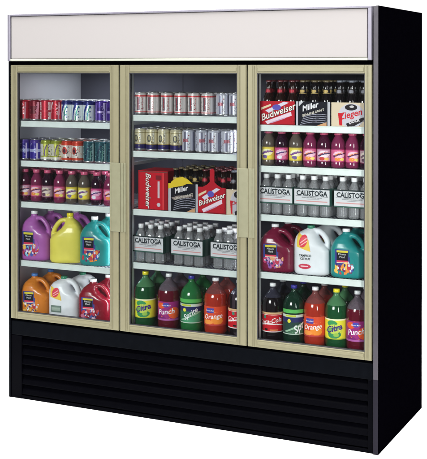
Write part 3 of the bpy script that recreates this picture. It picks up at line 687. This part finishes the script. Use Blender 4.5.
# ---- water six packs
def water_bottle():
    r, h = .0275, .186
    P = [(0, .004), (r * .8, .001), (r * .95, .006)]
    zz = .010
    while zz < .062: P += [(r, zz), (r * .93, zz + .006)]; zz += .012
    P += [(r, .070), (r, .118), (r * .97, .128), (r * .82, .142), (r * .62, .153), (r * .46, .160), (r * .43, .170)]
    b = MB(); b.lathe(P, 'water', 48, fn=lambda a, z: 1 + (.030 * math.cos(12 * a) if z < .068 or .12 < z < .150 else .006 * math.cos(24 * a)))
    c = MB(); c.lathe([(.0132, .167), (.0138, .168), (.0138, h - .001), (.0125, h), (0, h)], 'cap_white', 24)
    return b.mesh('water_bottle'), c.mesh('cap')
WB = water_bottle()
def water_pack(x, z, lab, rz=0, y=.070):
    t = thing('water_pack', lab, 'water pack', (x, y, z), R(rz), 'six packs of bottled water')
    for ix in (-1, 0, 1):
        for iy in (0, 1):
            o = bpy.data.objects.new('water_bottle', WB[0]); COL.objects.link(o); o.parent = t; o.location = (ix * .0565, iy * .057, 0)
            c = bpy.data.objects.new('cap', WB[1]); COL.objects.link(c); c.parent = o
    if 'wrap' not in WPM:
        m = MB(); x0, x1 = -.0865, .0865; zb, zt = .052, .132
        A = Art(120, 50, (206, 207, 212)); A.rect(0, 0, 1, .07, (60, 92, 84)); A.rect(0, .93, 1, 1, (40, 50, 52)); A.rect(.06, .22, .94, .28, (206, 150, 150)); A.rect(.04, .52, .96, .545, (70, 80, 84)); A.rect(.35, .36, .72, .385, (120, 124, 130)); A.specks(20, .2, .80, .8, .92, .02, [(90, 100, 110), (160, 160, 176)], 3)
        m.wrap(flatw(x0, x1, zb, zt, -.0288), A, 'carton')
        m.text('CALISTOGA', flat(0, 0, -.0294), .031, 0, .107, (40, 48, 54), 'carton', bold=.035, sx=.90)
        m.text('SPARKLING MINERAL WATER', flat(0, 0, -.0294), .0075, 0, .088, (60, 70, 74), 'carton')
        g = Art(8, 2, (56, 96, 88)); g.rect(.3, 0, .45, 1, (110, 138, 134)); g.rect(.7, 0, .8, 1, (30, 60, 58))  # green side strip, its pale bar a painted reflection of the bottles
        m.wrap(lambda u, v: (x1 + .0004, -.0288 + u * .116, zb + v * (zt - zb)), g, 'carton'); m.wrap(lambda u, v: (x0 - .0004, .0872 - u * .116, zb + v * (zt - zb)), g, 'carton')
        m.wrap(lambda u, v: (x1 - u * (x1 - x0), .0872, zb + v * (zt - zb)), A, 'carton')
        WPM['wrap'] = m.mesh('wrapper')
    o = bpy.data.objects.new('wrapper', WPM['wrap']); COL.objects.link(o); o.parent = t
WPM = {}
for i, x in enumerate((.798, 1.012, 1.228)):
    water_pack(x + random.uniform(-.003, .003), SZ[2][3], '%s six pack of clear water bottles, fourth shelf behind middle door' % ['left', 'centre', 'right'][i], -3)
    water_pack(x - .002, SZ[2][3], '%s second-row six pack of water bottles, fourth shelf, middle door' % ['left', 'centre', 'right'][i], -2, y=.190)
for i, x in enumerate((1.472, 1.653, 1.846)):
    water_pack(x, SZ[3][2], '%s six pack of clear water bottles, third shelf behind right door' % ['left', 'centre', 'right'][i], -2)
    water_pack(x - .002, SZ[3][2], '%s second-row six pack of water bottles, third shelf, right door' % ['left', 'centre', 'right'][i], -2, y=.190)

# ---- beer packs
plastic('beer_brown', (30, 14, 12), .08, .6); plastic('beer_dark', (14, 10, 14), .08, .6); plastic('cap_gold', (96, 84, 60), .3, .2); plastic('cap_silver', (110, 114, 126), .3, .2); plastic('cap_red', (90, 40, 46), .3, .2)
def beer_bottle(glass_, capm, neck, h=.205):
    r = .0285
    P = [(0, .003), (r * .9, .0), (r, .006), (r, h * .52), (r * .93, h * .58), (r * .70, h * .66), (r * .50, h * .74), (r * .44, h * .84), (r * .42, h * .955), (r * .48, h * .96)]
    b = MB(); b.lathe(P, glass_, 24)
    c = MB(); c.lathe([(.0138, h * .955), (.0142, h * .96), (.0132, h - .001), (.010, h), (0, h)], capm, 21, fn=lambda a, z: 1 + .04 * (int(a * 21 / 6.2832) % 2))
    l = MB(); A = Art(24, 10, neck[0]); A.ell(.5, .5, .14, .3, neck[1]); A.rect(0, 0, 1, .12, neck[2]); 
    l.wrap(lambda u, v: (lambda rr, a: (rr * math.sin(a), -rr * math.cos(a), h * (.70 + .11 * v)))(r * (.585 - .115 * v) + .0008, -math.pi + 2 * math.pi * u), A)
    return b.mesh('beer_bottle'), c.mesh('cap'), l.mesh('neck_label')
BB = {'bud': beer_bottle('beer_brown', 'cap_red', ((84, 12, 22), (176, 44, 62), (50, 10, 16))),
      'mgd': beer_bottle('beer_dark', 'cap_gold', ((22, 20, 26), (176, 150, 90), (150, 130, 80))),
      'zb': beer_bottle('beer_dark', 'cap_silver', ((30, 26, 30), (120, 120, 130), (60, 50, 50)))}
def beer_pack(name, kind, x, z, lab, wdt, hc, y=.074, rz=0, nx=3, peak=False):
    t = thing('beer_pack', lab, 'beer pack', (x, y, z), R(rz), 'beer bottle packs in printed cartons')
    hx = wdt / 2; dx = wdt / nx
    for ix in range(nx):
        for iy in range(2):
            o = bpy.data.objects.new('beer_bottle', BB[kind][0]); COL.objects.link(o); o.parent = t; o.location = ((ix - (nx - 1) / 2) * dx, iy * .060, .002)
            for nm, me in (('cap', BB[kind][1]), ('neck_label', BB[kind][2])):
                c = bpy.data.objects.new(nm, me); COL.objects.link(c); c.parent = o
    m = MB(); y0 = -.0318; y1 = .0920
    A = Art(150, 100, (178, 22, 40))
    F = flatw(-hx, hx, .0005, hc, y0 - .0006); T = flat(0, 0, y0 - .0014)
    side = (178, 22, 40)
    if kind == 'bud':
        A.rect(0, 0, 1, .04, (130, 14, 30)); A.rect(.96, 0, 1, 1, (140, 16, 32))
        A.poly([(.02, .62), (.30, .80), (.30, .88), (.02, .72)], (226, 206, 170)); A.poly([(.14, .60), (.66, .98), (.80, .94), (.24, .50)], (214, 210, 226)); A.ell(.46, .74, .12, .12, (92, 84, 176), .4)
        A.poly([(.20, .02), (.88, .40), (.86, .56), (.14, .14)], (226, 206, 220)); A.poly([(.30, .06), (.70, .28), (.68, .32), (.28, .1)], (196, 160, 190)); A.specks(10, .8, .05, .95, .25, .014, [(120, 60, 20), (90, 10, 20)], 1)
        m.wrap(F, A, 'carton'); m.text('Budweiser', T, wdt * .238, -.002, hc * .53, (28, 12, 16), 'carton', shear=.3, rot=R(19), bold=.05); m.text('Budweiser', flat(0, 0, y0 - .0020), wdt * .238, -.002, hc * .535, (240, 232, 226), 'carton', shear=.3, rot=R(19), bold=.012)
    if kind == 'mgd':
        side = (20, 22, 38); A.a[:] = (14, 15, 28); A.rect(0, 0, .09, 1, (180, 180, 190)); A.rect(.93, 0, 1, 1, (180, 180, 188)); A.poly([(.12, 1), (.12, .80), (.26, 1)], (196, 196, 204)); A.poly([(.9, .0), (.62, .0), (.9, .16)], (196, 150, 110))
        for q in range(5): A.band(.16 + .02 * q, .04 + .075 * q, .90, .12 + .085 * q, .022, (150, 150, 168), .07)
        if peak: A.poly([(.0, .80), (.0, 1), (.62, 1), (.5, .93), (.2, .86)], (222, 194, 48)); A.poly([(.10, .48), (.30, .56), (.84, .62), (.84, .54), (.4, .46), (.2, .40)], (140, 128, 124)); A.specks(12, .15, .45, .8, .56, .02, [(60, 50, 50), (30, 30, 44)], 12)
        m.wrap(F, A, 'carton'); m.text('Miller', T, wdt * .20, -.012, hc * .78, (222, 220, 226), 'carton', shear=.3, rot=R(16), bold=.03); m.text('GENUINE DRAFT', T, wdt * .085, .004, hc * .54, (206, 200, 190), 'carton', rot=R(16), bold=.02)
    if kind == 'zb':
        side = (196, 176, 150); A.a[:] = (204, 188, 164); A.ell(.55, .46, .36, .50, (186, 184, 196)); A.ell(.54, .80, .17, .13, (30, 26, 32)); A.ell(.56, .83, .06, .05, (190, 186, 190)); A.poly([(.40, .12), (.88, .40), (.92, .28), (.62, .02), (.44, 0)], (34, 28, 34)); A.poly([(.18, .56), (.30, .56), (.30, .04), (.22, .04)], (190, 30, 44)); A.specks(16, .5, .05, .9, .3, .016, [(150, 140, 150), (60, 50, 60)], 4)
        m.wrap(F, A, 'carton'); m.text('Ziegen', T, wdt * .24, .002, hc * .50, (190, 26, 42), 'carton', shear=.3, rot=R(14), bold=.015); m.text('Bock', T, wdt * .15, .02, hc * .24, (196, 190, 196), 'carton', shear=.2, rot=R(16), bold=.03)
    cs = lin(side)
    m.box(-hx, y0, 0, hx, y0 + .0012, hc - .0002, 'carton', col=cs); m.box(-hx, y1 - .0012, 0, hx, y1, hc, 'carton', col=cs)
    m.box(-hx, y0 + .0012, 0, -hx + .0012, y1 - .0012, hc - .006, 'carton', col=cs); m.box(hx - .0012, y0 + .0012, 0, hx, y1 - .0012, hc - .006, 'carton', col=cs)
    m.box(-hx + .0012, y0 + .0012, 0, hx - .0012, y1 - .0012, .0015, 'carton', col=cs)
    ym = (y0 + y1) / 2
    if peak:
        pk = MB()
        pts = [(-hx * .98, hc * .9), (-hx * .35, hc * 1.10), (-.012, hc * 1.2), (-.012, hc * 1.62), (-.006, hc * 1.70), (.006, hc * 1.70), (.012, hc * 1.62), (.012, hc * 1.2), (hx * .35, hc * 1.10), (hx * .98, hc * .9)]
        if kind == 'mgd': pts = [(-hx * .98, hc * .86), (-hx * .8, hc * 1.06), (-hx * .45, hc * 1.20), (-hx * .05, hc * 1.24), (hx * .30, hc * 1.16), (hx * .6, hc * 1.02), (hx * .98, hc * .9)]
        b = len(pk.v)
        for yy in (y0 + .0022, y0 + .0042):
            for px, pz in pts: pk.v.append((px, yy, pz))
        n = len(pts); cs = lin((222, 194, 48)) if kind == 'mgd' else cs; pk.face([b + i for i in range(n)], 'carton', cs); pk.face([b + n + i for i in reversed(range(n))], 'carton', cs)
        for i in range(n): j = (i + 1) % n; pk.face((b + i, b + n + i, b + n + j, b + j), 'carton', cs)
        pk.build('carton_handle', t)
    m.build('carton', t)
Z3 = SZ[3][0]
beer_pack('a', 'bud', 1.486, Z3, 'red beer carton with brown bottles, leftmost on the top shelf behind right door', .178, .110)
beer_pack('b', 'mgd', 1.654, Z3, 'black and silver beer carton with dark bottles, centre of top shelf, right door', .172, .110)
beer_pack('c', 'zb', 1.832, Z3, 'beige beer carton with red script, right end of top shelf, right door', .172, .108)
beer_pack('a', 'bud', 1.486, Z3, 'red beer carton in second row, top shelf, right door', .178, .110, y=.205)
beer_pack('b', 'mgd', 1.654, Z3, 'black beer carton in second row, top shelf, right door', .172, .110, y=.205)
beer_pack('c', 'zb', 1.832, Z3, 'beige beer carton in second row, top shelf, right door', .172, .108, y=.205)
Z2 = SZ[2][2]
beer_pack('b', 'mgd', .992, Z2, 'black beer carton with yellow flash between two red cartons, middle door', .160, .135, peak=True)
beer_pack('a', 'bud', 1.146, Z2, 'red beer carton with tall carrying handle on third shelf, middle door', .146, .125, peak=True)
beer_pack('c', 'zb', 1.275, Z2, 'beige beer carton mostly hidden at right of third shelf, middle door', .104, .120, nx=2)
beer_pack('b', 'mgd', .992, Z2, 'black beer carton in second row on third shelf, middle door', .160, .118, y=.205)
beer_pack('a', 'bud', 1.146, Z2, 'red beer carton in second row on third shelf, middle door', .146, .118, y=.205)
# upright closed carton with the name running up its front
t = thing('beer_case', 'closed upright red beer case with vertical white lettering, third shelf behind middle door', 'beer case', (.824, .058, Z2), R(2))
m = MB(); hx, hc = .081, .190
m.box(-hx, -.0124, .0005, hx, .16, hc, 'carton', .002, col=lin((176, 20, 36))); m.build('carton', t)
l = MB(); A = Art(60, 70, (190, 22, 40)); A.rect(.66, .30, .74, .74, (206, 190, 200)); A.rect(.60, .78, .80, .90, (120, 30, 40)); A.rect(.84, 0, .88, 1, (214, 60, 66)); A.rect(.88, 0, 1, 1, (150, 14, 30)); A.ell(.70, .12, .06, .05, (200, 190, 200)); A.rect(0, .97, 1, 1, (120, 60, 60)); A.rect(0, 0, .04, 1, (150, 16, 32))
l.wrap(flatw(-hx + .002, hx - .002, .003, hc - .003, -.0130), A, 'carton')
l.text('Budweiser', flat(0, 0, -.0136), .040, -.026, hc * .5, (26, 14, 20), 'carton', shear=.3, rot=R(-90), bold=.05)
l.text('Budweiser', flat(0, 0, -.0142), .040, -.026, hc * .5, (238, 230, 226), 'carton', shear=.3, rot=R(-90), bold=.01)
l.build('printed_front', t)
